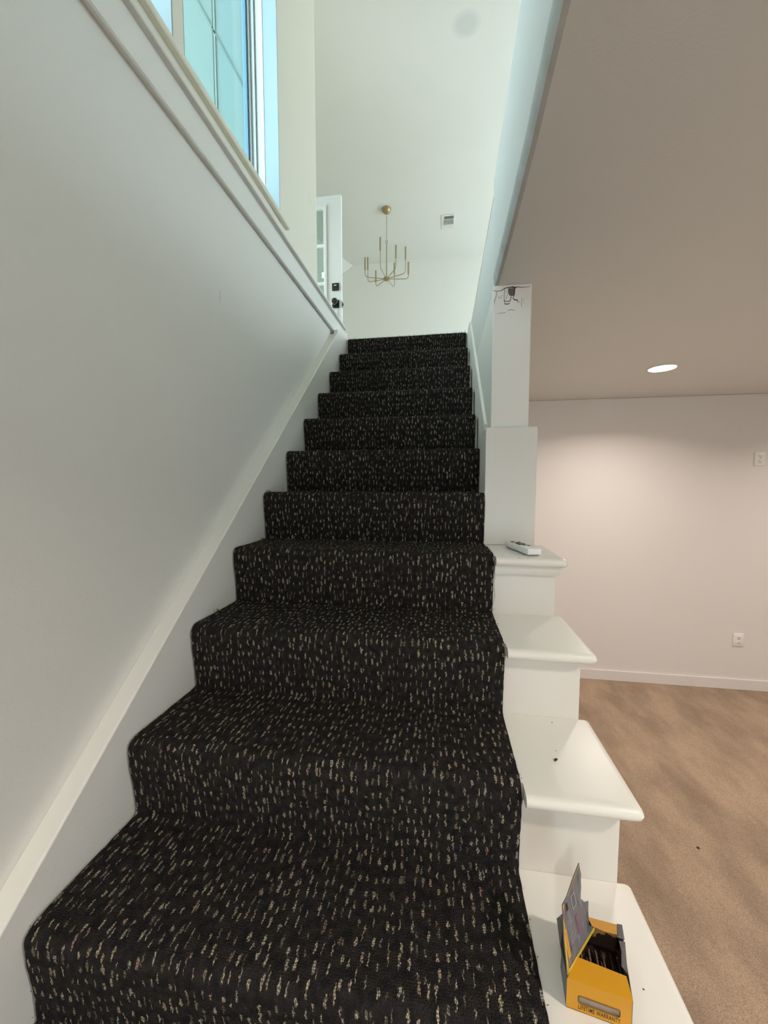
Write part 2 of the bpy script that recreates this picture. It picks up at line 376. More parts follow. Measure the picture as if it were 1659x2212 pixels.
# window stool and windows
bm = bmesh.new(); prism_y(bm, [(-.115, 1.925), (-.0335, 1.925), (-.030, 1.930), (-.030, 1.941), (-.034, 1.9455), (-.115, 1.9455)], -.32, 1.29, f=lambda x, y, z: (x, y, z+.03*(y-.4)))
struct('window_sill', bm, M_up)
def window(name, ya, yb_):
    root = tag(bpy.data.objects.new(name, None), None, None, None, 'structure'); C.objects.link(root)
    def ring(nm, x0, x1, wd, m, inset=0, z0=ZS, z1=ZH):
        bm = bmesh.new(); a, b_ = ya+inset, yb_-inset; c, d = z0+inset, z1-inset
        box(bm, x0, x1, a, a+wd, c, d); box(bm, x0, x1, b_-wd, b_, c, d)
        box(bm, x0, x1, a+wd, b_-wd, c, c+wd); box(bm, x0, x1, a+wd, b_-wd, d-wd, d)
        return obj(nm, bm, m, root)
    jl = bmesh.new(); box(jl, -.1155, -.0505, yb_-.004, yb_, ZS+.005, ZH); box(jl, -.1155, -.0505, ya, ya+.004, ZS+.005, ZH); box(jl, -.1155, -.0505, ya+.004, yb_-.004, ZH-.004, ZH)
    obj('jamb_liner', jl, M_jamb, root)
    ring('window_frame', -.20, -.116, .006, M_vinyl)
    ring('window_bead', -.19, -.152, .010, M_vinyl, .0062)
    ring('window_sash', -.20, -.168, .012, M_vinyl, .0165)
    ring('gasket', -.194, -.176, .012, M_gasket, .0287)
    obj('window_pane', B(-.188, -.184, ya+.03, yb_-.03, ZS+.03, ZH-.03), M_glass, root)
window('window_1', Y1a, Y1b); window('window_2', Y2a, Y2b)
# outside, seen up through the window: pale clad wall with a joint and a sloping flashing strip
struct('wall_exterior_side', B(-.209, -.2028, 1.232, 1.7345, 1.0, 5.4), M_ext)
struct('wall_exterior', B(-3.4, -.2030, 1.735, 1.7495, -1, 5.6), M_ext)
def strip(name, x0, z0, x1, z1, wd, m):
    a, b_ = Vector((x0, 1.734, z0)), Vector((x1, 1.734, z1)); t = (b_-a).normalized(); n = Vector((-t.z, 0, t.x))*wd/2
    return struct(name, prism(bmesh.new(), [a+n, b_+n, b_-n, a-n], (0, -.006, 0)), m)
strip('trim_3', -.652, 2.4, -.652, 4.8, .012, M_ext); strip('trim_4', -.664, 2.4, -.664, 4.8, .005, M_seam)
strip('trim_5', -1.1, 4.23, -.436, 2.985, .007, M_seam)

# ---------------------------------------------------------------- skirt boards along the stair
# left: face x=-.006, cap back to the wall
def skirt(name, xf, xb, line, y0, y1, depth, m, mcap):
    bm = bmesh.new()
    z = line
    a = [(xf, y0, z(y0)-depth), (xf, y0, z(y0)-.004), (xf, y1, z(y1)-.004), (xf, y1, z(y1)-depth)]
    prism(bm, a, (xb-xf, 0, 0))
    o = struct(name, bm, m)
    bm = bmesh.new(); s = 1 if xb > xf else -1
    P = [(xf-.0005*s, -.006), (xf+.003*s, 0), (xb, .0), (xb, -.006)]
    v0 = [bm.verts.new((x, y0, z(y0)+h)) for x, h in P]; v1 = [bm.verts.new((x, y1, z(y1)+h)) for x, h in P]
    for i in range(4): bm.faces.new((v0[i], v1[i], v1[(i+1) % 4], v0[(i+1) % 4]))
    bm.faces.new(v0); bm.faces.new(list(reversed(v1)))
    obj('skirt_cap', bm, mcap, o)
    return o
zl = lambda y: .032 + (y+.037)*(1.741-.032)/(1.993+.037)
skirt('trim_6', -.006, -.0495, zl, -.905, 2.0, .46, M_wall, M_cap)
bm = bmesh.new(); prism(bm, [(-.006, 1.9995, 1.30), (-.006, 1.9995, zl(2.0)-.004), (-.006, 2.02, 1.7445+tilt(2)), (-.006, 2.285, 1.8165+tilt(2.3)), (-.006, 2.285, 1.40)], (-.023, 0, 0))
struct('trim_7', bm, M_wall)
zr = lambda y: .968 + (y-1.061)*(1.801-.968)/(2.091-1.061)
skirt('trim_8', .856, .8664, zr, 1.1005, 2.09, .40, M_wall, M_cap)
bm = bmesh.new(); box(bm, .851, .8664, 2.0915, 2.30, 1.55, 1.806)
struct('trim_9', bm, M_wall)

# ---------------------------------------------------------------- staircase
st = thing('staircase', 'white painted closed staircase with rounded tread ends rising to the upper floor', 'staircase', (0, -1.0, FL))
def sobj(name, bm, m, smooth=True):
    for v in bm.verts: v.co -= Vector((0, -1.0, FL))
    return obj(name, bm, m, st, smooth)
for k in range(-4, 11):
    yk = k*G + .008; zt = k*R - .006
    inw = k >= 4
    xr = (.8405 if k == 4 else .8515) if inw else 1.03
    if k == 10:
        sobj('riser', B(-.003, .850, yk, 2.333, 1.60, zt-.026), M_tread); 
        sobj('tread', B(-.003, .850, yk-.002, 2.3335, zt-.0255, zt-.001), M_tread); continue
    bot = FL+.0005 if k < 4 else max(FL, (k-2)*R-.1)
    ye = (k+1)*G+.0075
    sobj('riser', B(-.0035, xr, yk, ye, bot, zt-.0265), M_trim)
    bm = bmesh.new()
    if inw:
        box(bm, -.0035, xr-.001, yk-.002, ye, zt-.026, zt-.001)
    else:
        # bullnosed front and right end
        n = 7; prof = [(.013*math.cos(a), .013*math.sin(a)) for a in [math.pi/2 - math.pi*i/(n-1) for i in range(n)]]
        yf = yk-.040; xe = 1.056; back = ye
        rows = []
        for o_, h in prof:
            z = zt-.013+h; ins = .013-o_
            rc = .012
            path = [(-.0035, yk-.002), (.8525, yk-.002), (.8525, yf+ins)]
            for i in range(6):
                a = math.pi/2*i/5; path.append((xe-ins-rc+rc*math.sin(a), yf+ins+rc-rc*math.cos(a)))
            path += [(xe-ins, back), (-.0035, back)]
            rows.append([bm.verts.new((x, y, z)) for x, y in path])
        for a, b_ in zip(rows, rows[1:]):
            m_ = len(a)
            for i in range(m_): bm.faces.new((a[i], a[(i+1) % m_], b_[(i+1) % m_], b_[i]))
        bm.faces.new(rows[0]); bm.faces.new(list(reversed(rows[-1])))
        # the part of the tread behind the return, under the next riser, is hidden
    sobj('tread', bm, M_tread)
    if k < 4:
        big = k == 3
        bm = bmesh.new(); s1, s2, h1, h2 = (.024, .012, .010, .024) if big else (.012, .006, .006, .013)
        zz = zt-.0262
        def L_strip(ext, z0, z1):
            P = [(.8515, yk-ext), (1.03+ext, yk-ext), (1.03+ext, ye-.002), (1.0302, ye-.002), (1.0302, yk-.0002), (.8515, yk-.0002)]
            prism(bm, [(x, y, z0) for x, y in P], (0, 0, z1-z0))
        L_strip(s1, zz-h1*.5, zz); 
        for i in range(4):
            t0 = i/4; L_strip(s2+(s1-.003-s2)*math.cos(t0*math.pi/2), zz-h1*.5-(h2-h1*.5)*(i+1)/4, zz-h1*.5-(h2-h1*.5)*i/4)
        L_strip(s2, zz-h2-.004, zz-h2)
        sobj('cove_moulding', bm, M_trim, False)
# tread that carries the plinth
# ---------------------------------------------------------------- carpet runner (one continuous piece)
prof = []
n_ov, rad = .012, .024
def arc(cy, cz, r, a0, a1, n): return [(cy + r*math.cos(a), cz + r*math.sin(a)) for a in [a0+(a1-a0)*i/n for i in range(n+1)]]
for k in range(-4, 11):
    yk = k*G; z0 = (k-1)*R; z1 = k*R
    yn = yk - n_ov
    prof += [(yk, z0+.0015), (yk-.001, z0+.03), (yk-.004, z0+.07), (yn+.002, z0+.11), (yn, z1-rad-.008)]
    prof += arc(yn+rad, z1-rad, rad, math.pi, math.pi/2, 7)
    if k < 10: prof += [(yn+.06, z1), (yk+.11, z1-.0015), (yk+.16, z1-.002), (yk+.20, z1-.0015), ((k+1)*G-.006, z1-.001)]
    else: prof += [(yn+.045, z1+.001), (yn+.062, z1+.0005)]
# resample
pts = []; acc = []; s = 0
for (a, b_) in zip(prof, prof[1:]):
    d = math.dist(a, b_); n = max(1, int(round(d/.010)))
    for i in range(n): pts.append((a[0]+(b_[0]-a[0])*i/n, a[1]+(b_[1]-a[1])*i/n)); acc.append(s+d*i/n)
    s += d
pts.append(prof[-1]); acc.append(s)
NX = 86
from mathutils import noise as mn
bm = bmesh.new(); uvl = bm.loops.layers.uv.new('UVMap'); grid = []; info = {}
for i, (y, z) in enumerate(pts):
    a = pts[max(0, i-1)]; b_ = pts[min(len(pts)-1, i+1)]
    t = Vector((b_[0]-a[0], b_[1]-a[1])).normalized(); nrm = Vector((-t.y, t.x))
    row = []
    e0 = .0015*mn.noise(Vector((acc[i]*60, 0, 0))) + .0015*mn.noise(Vector((acc[i]*9, 0, 3))); e1 = .0015*mn.noise(Vector((acc[i]*60, 5, 0)))
    for j in range(-2, NX+3):
        u = min(max(j, 0), NX)/NX; x = e0 + u*(W+e1-e0)
        x -= u*(.002 if y < .86 else .0075)
        d = .0007*mn.noise(Vector((x*40, acc[i]*40, 0))) + .0015*mn.noise(Vector((x*6, acc[i]*6, 2)))
        if u < .006 or u > .994: d -= .0016
        if j < 0: d -= (.005, .009)[-j-1]; x += .0006
        if j > NX: d -= (.005, .009)[j-NX-1]; x -= .0006
        v = bm.verts.new((x, y + nrm.x*d, z + nrm.y*d)); row.append(v); info[v] = (x + (0 if 0 <= j <= NX else (-.004 if j < 0 else .004)), acc[i])
    grid.append(row)
for a, b_ in zip(grid, grid[1:]):
    for j in range(len(a)-1):
        f = bm.faces.new((a[j], a[j+1], b_[j+1], b_[j]))
        for l in f.loops: l[uvl].uv = info[l.vert]
runner = obj('carpet_runner', bm, M_runner, None, True)
me = runner.data
for p_ in me.polygons: p_.use_smooth = True
tag(runner, 'black carpet runner with beige flecks covering every stair tread and riser', 'carpet')
# frayed tufts along the raw top edge and at a few side edges
bm = bmesh.new()
def tuft(p, d, l, r=.0007):
    p = Vector(p); d = Vector(d).normalized(); q = p + d*l*.5 + Vector((random.uniform(-1,1), random.uniform(-1,1), random.uniform(-1,1)))*l*.15
    tube(bm, [p, q, p + d*l + Vector((random.uniform(-1,1)*l*.3, 0, 0))], [r, r*.8, r*.4], 4)
zt = 10*R
for i in range(420):
    x = random.uniform(0, W); tuft((x, 10*G+.0+random.uniform(-.004, .045), zt-.001), (random.uniform(-.6,.6), random.uniform(-.5,.5), 1), random.uniform(.003, .009) + (.004 if x > .6 else 0))
for k in range(0, 9):
    for s_, x in ((-1, .0), (1, W)):
        for i in range(6):
            yy = k*G + random.uniform(0, .2); tuft((x, yy, k*R-.003), (s_*.5, random.uniform(-.5,.5), random.uniform(.2, 1)), random.uniform(.001, .0035), .0005)
            tuft((x-(.0045 if s_>0 else 0), k*G-.004, k*R-random.uniform(.02, .17)), (s_*1, -.4, random.uniform(-.5,.5)), random.uniform(.001, .0022), .0005)
for x, y, z in ((.012, 2*G+.10, 2*R), (.02, 3*G+.17, 3*R), (.03, 3*G+.2, 3*R), (.01, 4*G+.02, 4*R)):
    for i in range(9): tuft((x+random.uniform(-.01,.01), y+random.uniform(-.01,.01), z), (random.uniform(-1,.3), random.uniform(-.5,.5), 1), random.uniform(.006, .013))
obj('frayed_tufts', bm, mat('carpet_yarn_black', (.02, .02, .02, 1), .95), runner)['kind'] = 'stuff'
# loose pale thread hanging at the right edge
bm = bmesh.new()
tube(bm, [(.8525, 3*G-.006, 2*R+.125), (.8505, 3*G-.008, 2*R+.09), (.8530, 3*G-.008, 2*R+.05), (.846, 3*G-.009, 2*R+.022), (.843, 3*G-.009, 2*R+.012), (.848, 3*G-.009, 2*R+.006), (.852, 3*G-.008, 2*R+.014)], .0007, 5)
obj('loose_thread', bm, mat('thread_grey', srgb(150, 140, 125), .9), runner)['label'] = 'pale loose thread at the carpet edge'

# ---------------------------------------------------------------- entry door, standing open
dr = thing('door', 'white glazed front door standing open at the top of the stairs', 'door', (-1.31, 3.66, UP))
tag(dr, kind=None)
def dobj(name, bm, m, par=None, smooth=False):
    for v in bm.verts: v.co -= Vector((-1.31, 3.66, UP))
    return obj(name, bm, m, par or dr, smooth)
dx0, dx1 = -1.31, -.408; gx0, gx1, gz0, gz1 = -1.115, -.600, 2.165, 3.704
dz = lambda: None
bm = bmesh.new()
for a in ((dx0, gx0, UP+.005, 3.83), (gx1, dx1, UP+.005, 3.83), (gx0, gx1, UP+.005, gz0), (gx0, gx1, gz1, 3.83)): box(bm, a[0], a[1], 3.64, 3.68, a[2], a[3])
dobj('door_slab', bm, M_door)
bm = bmesh.new(); w_ = .034
for a in ((gx0-w_, gx0, gz0-w_, gz1+w_), (gx1, gx1+w_, gz0-w_, gz1+w_), (gx0, gx1, gz0-w_, gz0), (gx0, gx1, gz1, gz1+w_)): box(bm, a[0], a[1], 3.626, 3.6399, a[2], a[3], .004, 1)
fr = dobj('lite_frame', bm, M_door)
bm = bmesh.new()
for zc in (3.325, 2.934, 2.54): box(bm, gx0, gx1, 3.632, 3.650, zc-.015, zc+.015)
box(bm, -.872, -.844, 3.632, 3.650, gz0, gz1)
dobj('muntin', bm, M_door)
M_dglass = M_glass.copy(); M_dglass.name = 'door_glass_tinted'; M_dglass.node_tree.nodes['Transparent BSDF'].inputs[0].default_value = (.80, .89, .86, 1)
dobj('glass_pane', B(gx0, gx1, 3.655, 3.661, gz0, gz1), M_dglass)
dobj('sticker', B(-.632, -.604, 3.6515, 3.6545, 3.0, 3.062), mat('sticker_white', (.9, .92, .92, 1), .5))['label'] = 'white sticker on the glass'
for zc in (1.98, ): pass
bm = bmesh.new(); box(bm, -.512, -.434, 3.629, 3.6399, 2.850, 2.928, .003, 1); db = dobj('deadbolt', bm, M_dark)
db['label'] = 'black square deadbolt plate'
dobj('thumb_turn', B(-.487, -.458, 3.612, 3.6289, 2.890, 2.902, .002, 1), M_chrome, db)
bm = bmesh.new(); box(bm, -.512, -.434, 3.629, 3.6399, 2.668, 2.750, .003, 1); kp = dobj('knob_plate', bm, M_dark)
bm = lathe(bmesh.new(), [(.012, -.001), (.012, -.022), (.026, -.030), (.033, -.042), (.033, -.052), (.024, -.061), (.008, -.063)], off=(-.473, 3.6289, 2.716), axis='y', seg=28)
dobj('knob', bm, M_dark, kp, True)
bm = lathe(bmesh.new(), [(.0335, -.044), (.035, -.046), (.035, -.049), (.0335, -.050)], off=(-.473, 3.6289, 2.716), axis='y', seg=28)
dobj('knob_ring', bm, M_chrome, kp, True)
bm = bmesh.new(); box(bm, -.4079, -.404, 3.648, 3.672, 2.68, 2.74); box(bm, -.404, -.394, 3.653, 3.667, 2.70, 2.722)
dobj('latch', bm, M_dark)
bm = bmesh.new(); box(bm, -.575, -.452, 3.634, 3.6395, 2.30, 2.655, .002, 1); box(bm, -.563, -.497, 3.630, 3.634, 2.31, 2.630, .001, 1)
dobj('hanging_sheet', bm, M_door)

# ---------------------------------------------------------------- chandelier
CX, CY, CZ = -.2283, 5.76, 5.11
ch = thing('chandelier', 'brushed brass eight-arm chandelier hanging from the vaulted ceiling', 'chandelier', (CX, CY, CZ))
bm = lathe(bmesh.new(), [(.072, 0), (.072, -.012), (.066, -.036), (.050, -.058), (.028, -.070), (.010, -.075), (.010, -.084), (.006, -.088)], seg=32)
obj('canopy', bm, M_brass, ch, True)
zh = 4.045 - CZ; ztop = zh + .555
bm = bmesh.new(); nl = 17; L0 = ztop+.03; L1 = -.088
for i in range(nl):
    zc = L0 + (L1-L0)*(i+.5)/nl; hl = (L1-L0)/nl*.62
    pts_ = []
    for q in range(10):
        a = 2*math.pi*q/10; hx, hz = .0075*math.cos(a), hl*math.sin(a)
        pts_.append((hx, 0, zc+hz) if i % 2 else (0, hx, zc+hz))
    tube(bm, pts_, .0022, 6, True)
obj('chain', bm, M_brass, ch, True)
bm = bmesh.new(); tube(bm, [(.019*math.cos(a), 0, ztop+.016+.019*math.sin(a)) for a in [2*math.pi*i/18 for i in range(18)]], .004, 8, True)
obj('hanging_ring', bm, M_brass, ch, True)
obj('stem', tube(bmesh.new(), [(0,0,zh), (0,0,ztop)], .008, 12), M_brass, ch, True)
bm = lathe(bmesh.new(), [(.012, .022), (.045, .018), (.052, .008), (.052, -.008), (.040, -.020), (.018, -.026), (.012, -.036), (.002, -.040)], seg=32)
for v in bm.verts: v.co.z += zh
obj('hub', bm, M_brass, ch, True)
for ang, rr_, hs in ((253, .335, .25), (295, .33, .15), (331, .335, .21), (0, .35, .075), (64, .30, .21), (126, .30, .075), (162, .32, .20), (189, .345, .11)):
    a = math.radians(ang) + YAW; dx, dy = math.cos(a), math.sin(a)
    P = [(dx*.045, dy*.045, zh), (dx*.15, dy*.15, zh), (dx*(rr_-.05), dy*(rr_-.05), zh)]
    for i in range(1, 7):
        b_ = math.pi/2*i/6; P.append((dx*(rr_-.05+.05*math.sin(b_)), dy*(rr_-.05+.05*math.sin(b_)), zh+.05-.05*math.cos(b_)))
    P.append((dx*rr_, dy*rr_, zh+hs))
    arm = obj('arm', tube(bmesh.new(), P, .0055, 8), M_brass, ch, True)
    bm = lathe(bmesh.new(), [(.006, 0), (.0125, .004), (.0125, .185), (.009, .190)], dx*rr_, dy*rr_, 16)
    for v in bm.verts: v.co.z += zh+hs-.004
    obj('candle_tube', bm, M_brass, arm, True)

# ---------------------------------------------------------------- ceiling vent upstairs
vt = thing('ceiling_vent', 'white ceiling air vent with grey slots beyond the chandelier', 'vent', (.73, 6.20, 5.11))
bm = bmesh.new(); box(bm, -.105, .105, -.17, .17, -.008, 0, .003, 1); obj('vent_frame', bm, M_plate, vt)
bm = bmesh.new()
for i in range(5): box(bm, -.055+i*.031, -.028+i*.031, -.135, -.075, -.0125, -.0081)
obj('louvre', bm, M_grey, vt)
bm = bmesh.new()
for i in range(7): box(bm, -.062+i*.024, -.056+i*.024+.004, -.055, .06, -.0125, -.0081)
obj('slot', bm, M_grey, vt)

# ---------------------------------------------------------------- recessed downlights in the basement ceiling, and one added fill lamp
def downlight(x, y, label, i):
    t = thing('recessed_downlight', label, 'ceiling light', (x, y, CE), 'round recessed downlights')
    bm = bmesh.new(); lathe(bm, [(.078, 0), (.080, -.002), (.076, -.006), (.070, -.0065), (.070, -.001)], seg=40)
    obj('trim_ring', bm, M_plate, t, True)
    m = bpy.data.materials.get('lamp_lens') or mat('lamp_lens', (.9, .9, .9, 1), .5, emit=(1, .95, .88), estr=14)
    obj('lens', lathe(bmesh.new(), [(.0695, -.0012), (.0695, -.0062), (.060, -.0072)], seg=40), m, t)
    l = bpy.data.lights.new('downlight_beam', 'AREA'); l.shape = 'DISK'; l.size = .13; l.energy = LAMP_W*LAMP_SCALE[i]; l.color = LAMP_COL; l.spread = math.radians(146)
    o = bpy.data.objects.new('downlight_beam', l); C.objects.link(o); o.parent = t; o.location = (0, 0, -.012)
for i, (x, y) in enumerate(LAMPS):
    downlight(x, y, ['lit round recessed downlight glowing in the basement ceiling near the far wall', 'recessed downlight over the foot of the stairs, behind the camera', 'recessed downlight further right near the far wall', 'recessed downlight further right behind the camera', 'unseen fill lamp added in the low ceiling behind the camera'][i], i)

# ---------------------------------------------------------------- outlets
def outlet(cx, cz, label):
    t = thing('wall_outlet', label, 'outlet', (cx, 2.89, cz), 'white duplex outlets')
    obj('cover_plate', B(-.038, .038, -.007, 0, -.053, .053, .003, 2), M_plate, t, True)
    for s_ in (-1, 1):
        r = lathe(bmesh.new(), [(.0165, -.0069), (.0165, -.0095), (.0150, -.0102)], off=(0, 0, s_*.0195), axis='y', seg=24)
        so = obj('socket', r, M_plate, t, True)
        bm = bmesh.new()
        box(bm, -.0075, -.0052, -.0112, -.0103, s_*.0195-.002, s_*.0195+.0075); box(bm, .0048, .0070, -.0112, -.0103, s_*.0195-.001, s_*.0195+.0065)
        lathe(bm, [(.0026, -.0103), (.0026, -.0112)], off=(0, 0, s_*.0195-.0085), axis='y', seg=10)
        obj('slot', bm, M_slot, so)
    obj('screw', lathe(bmesh.new(), [(.003, -.0069), (.003, -.0082)], off=(0,0,0), axis='y', seg=10), M_chrome, t)
outlet(3.132, .956, 'white outlet high on the far basement wall at the right edge')
outlet(3.069, -.494, 'white outlet low on the far basement wall above the baseboard')

# ---------------------------------------------------------------- remote control on the white tread
rc = thing('remote_control', 'small white remote control with dark buttons lying below the post plinth', 'remote control', (.949, .775, 3*R-.0055), None, math.radians(14))
bm = B(-.0215, .0215, -.085, .085, .004, .0225, .0022, 2); obj('body', bm, mat('remote_plastic_white', (.86, .86, .84, 1), .25), rc, True)
obj('battery_cover', B(-.0175, .0175, -.078, .078, 0, .0039, .001, 1), mat('remote_back_grey', srgb(170, 165, 160), .4), rc)
M_btn = mat('button_dark', srgb(62, 62, 60), .5)
for px, py, a, b_ in ((0, .012, .006, .009), (-.011, .012, .004, .007), (.011, .012, .004, .007), (0, .036, .006, .006), (0, -.012, .006, .006), (-.012, .052, .004, .004), (.012, .045, .004, .005), (-.012, -.006, .0035, .006), (.010, -.024, .0035, .007), (-.004, .058, .004, .004)):
    obj('button', B(px-a, px+a, py-b_, py+b_, .0223, .0243, .0012, 1), M_btn, rc)

# ---------------------------------------------------------------- torn yellow carton
CB = Vector((.878, .037, -.006))
M_yel = mat('carton_yellow', srgb(206, 146, 16), .42, bump=.1, bscale=80, var=.05, vscale=20)
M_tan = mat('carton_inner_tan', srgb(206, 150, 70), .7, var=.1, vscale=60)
M_ink = mat('carton_ink_black', srgb(48, 36, 14), .5)
M_ylw2 = mat('carton_border_yellow', srgb(196, 168, 60), .5)
def print_mat():
    m = bpy.data.materials.new('carton_print_grey'); m.use_nodes = True; N = m.node_tree.nodes; L = m.node_tree.links; p = N['Principled BSDF']; p.inputs['Roughness'].default_value = .45
    tc = N.new('ShaderNodeTexCoord'); mp = N.new('ShaderNodeMapping'); mp.inputs['Scale'].default_value = (120, 90, 18); L.new(tc.outputs['Object'], mp.inputs[0])
    n = N.new('ShaderNodeTexNoise'); n.inputs['Scale'].default_value = 1; n.inputs['Detail'].default_value = 5; L.new(mp.outputs[0], n.inputs['Vector'])
    r = N.new('ShaderNodeValToRGB'); e = r.color_ramp.elements; e[0].position = .3; e[0].color = srgb(60, 62, 64); e[1].position = .75; e[1].color = srgb(150, 148, 150)
    for pos, c in ((.45, srgb(104, 110, 110)), (.56, srgb(112, 99, 105)), (.64, srgb(120, 122, 124))): el = e.new(pos); el.color = c
    L.new(n.outputs['Fac'], r.inputs[0]); L.new(r.outputs[0], p.inputs['Base Color']); return m
M_print = print_mat()
def inner_shade_mat():  # shade inside the carton painted in as dark brown, with tan blotches
    m = M_tan.copy(); m.name = 'carton_inner_painted_shade'; N = m.node_tree.nodes; L = m.node_tree.links
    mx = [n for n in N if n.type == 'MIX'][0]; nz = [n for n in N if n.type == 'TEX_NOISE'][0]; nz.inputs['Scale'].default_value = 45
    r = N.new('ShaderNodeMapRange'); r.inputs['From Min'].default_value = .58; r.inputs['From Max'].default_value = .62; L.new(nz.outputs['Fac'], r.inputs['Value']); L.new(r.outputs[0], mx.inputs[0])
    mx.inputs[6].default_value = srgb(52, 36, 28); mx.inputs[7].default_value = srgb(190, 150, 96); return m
M_inner_shade = inner_shade_mat()
bx = thing('torn_carton', 'torn-open yellow carton reading LIFETIME WARRANTY on the lowest white tread', 'box', tuple(CB))
def bobj(name, bm, m, par=None, smooth=False):
    for v in bm.verts: v.co -= CB
    return obj(name, bm, m, par or bx, smooth)
zb = -.0055; zt_ = .040
FLc, FRc, BRc, BLc = Vector((.878, .037, 0)), Vector((.9605, .0245, 0)), Vector((.985, .117, 0)), Vector((.902, .128, 0))
def at(p, z): return Vector((p.x, p.y, z))
T = .0009
def slab(bm, P, d, mi=0): prism(bm, P, d, mi)
# bottom
bobj('bottom', prism(bmesh.new(), [at(FLc, zb), at(FRc, zb), at(BRc, zb), at(BLc, zb)], (0, 0, T)), M_inner_shade)
# front panel with the window slot
ex = (FRc-FLc).normalized(); nf = Vector((ex.y, -ex.x, 0)); wF = (FRc-FLc).length
def fp(u, z, o=0): p = FLc + ex*u + nf*o; return Vector((p.x, p.y, z))
bm = bmesh.new()
u0, u1, s0, s1 = .0155, .0685, .0085, .0195
for a in ((0, u0, zb, zt_), (u1, wF, zb, zt_), (u0, u1, zb, s0), (u0, u1, s1, zt_)):
    slab(bm, [fp(a[0], a[2]), fp(a[1], a[2]), fp(a[1], a[3]), fp(a[0], a[3])], -nf*T)
fpn = bobj('front_panel', bm, M_yel)
# rounded corners of the slot: a slim dark edge ring and the film behind
bm = bmesh.new(); slab(bm, [fp(u0-.0005, s0-.0005, -.0012), fp(u1+.0005, s0-.0005, -.0012), fp(u1+.0005, s1+.0005, -.0012), fp(u0-.0005, s1+.0005, -.0012)], -nf*.0006)
bobj('window_film', bm, mat('window_film_mauve', srgb(150, 138, 130), .25, var=.3, vscale=90), fpn)
for v_ in ((u0, s0), (u1, s0), (u0, s1), (u1, s1)): pass
ring = []
rcn = .003
for cu, cz, a0 in ((u1-rcn, s1-rcn, 0), (u0+rcn, s1-rcn, 90), (u0+rcn, s0+rcn, 180), (u1-rcn, s0+rcn, 270)):
    for i in range(5):
        a = math.radians(a0+90*i/4); ring.append(fp(cu+rcn*math.cos(a), cz+rcn*math.sin(a), .0004))
bobj('slot_edge', tube(bmesh.new(), ring, .0006, 6, True), mat('slot_edge_brown', srgb(110, 78, 30), .6), fpn)
# lettering
cu = bpy.data.curves.new('lettering', 'FONT'); cu.body = 'LIFETIME WARRANTY'; cu.size = .0098; cu.extrude = .00015; cu.offset = .00009; cu.space_character = 1.1
cu.align_x = 'CENTER'; cu.align_y = 'CENTER'
to = bpy.data.objects.new('tmp_text', cu); C.objects.link(to)
bpy.context.view_layer.update()
me = bpy.data.meshes.new_from_object(to.evaluated_get(bpy.context.evaluated_depsgraph_get())); bpy.data.objects.remove(to)
xs = [v.co.x for v in me.vertices]; sx = .0535/(max(xs)-min(xs))
for v in me.vertices:
    q = fp(.0425 + v.co.x*sx, .0022 + v.co.y*1.0, .00025 + v.co.z*.3); v.co = q - CB
me.materials.clear(); me.materials.append(M_ink)
lt = bpy.data.objects.new('lettering', me); C.objects.link(lt); lt.parent = fpn; lt['label'] = 'black words LIFETIME WARRANTY'
# top front panel (yellow), its rear edge bounds the torn hole
bm = bmesh.new(); slab(bm, [at(FLc, zt_)+Vector((.0005,0,0)), at(FRc, zt_), Vector((.963, .050, .0425)), Vector((.9005, .0625, .0435))], (0, 0, T))
bobj('top_panel', bm, M_yel)
# side walls (left bulges out, printed), right, back
bm = bmesh.new()
Lp = [at(FLc, zb), at(FLc, zt_), Vector((.8775, .070, .050)), Vector((.884, .110, .046)), Vector((.901, .1275, .040)), at(BLc, zb), Vector((.884, .085, zb))]
slab(bm, Lp, (T, 0, 0)); bobj('left_side', bm, M_print)
bm = bmesh.new(); slab(bm, [at(FRc, zb), at(FRc, zt_), Vector((.9655, .045, .041)), Vector((.974, .075, .037)), Vector((.982, .105, .0445)), at(BRc, .046), at(BRc, zb)], (-T, 0, 0))
bobj('right_side', bm, M_print)
bm = bmesh.new(); slab(bm, [at(BLc, zb), at(BRc, zb), at(BRc, .042), at(BLc, .042)], (0, -T, 0)); bobj('back_side', bm, M_inner_shade)
bm = bmesh.new(); slab(bm, [Vector((.936, .1225, .0425)), Vector((.983, .1165, .0435)), Vector((.9745, .1015, .0445)), Vector((.955, .1035, .044)), Vector((.9375, .109, .0435))], (0, 0, T)); bobj('back_flap', bm, M_tan)
bm = bmesh.new()
slab(bm, [Vector((.9785, .118, .044)), Vector((.985, .115, .047)), Vector((.9795, .094, .047)), Vector((.9705, .098, .0445))], (0, 0, T))
slab(bm, [Vector((.9715, .094, .044)), Vector((.9795, .092, .0455)), Vector((.9655, .052, .0435)), Vector((.9615, .062, .042)), Vector((.969, .080, .0435))], (0, 0, T))
bobj('right_flap', bm, M_print)
# the lid torn loose and standing up along the left side
fo = [(.8790,.0388,.0422), (.8765,.052,.085), (.8783,.0664,.1202), (.8885,.0783,.1229), (.903,.098,.133), (.9193,.1165,.1410), (.9205,.1150,.1330), (.9222,.1136,.1250), (.9205,.109,.117), (.9210,.1065,.111), (.9178,.1025,.104), (.9171,.0992,.0975), (.9205,.1020,.0940), (.9241,.1033,.0885), (.9290,.108,.0855), (.934,.1110,.0830), (.9325,.106,.075), (.9302,.0986,.0571), (.9414,.1051,.0424)]
fo = [Vector(p) for p in fo]
nrm = Vector((.60, -.53, .25)).normalized()
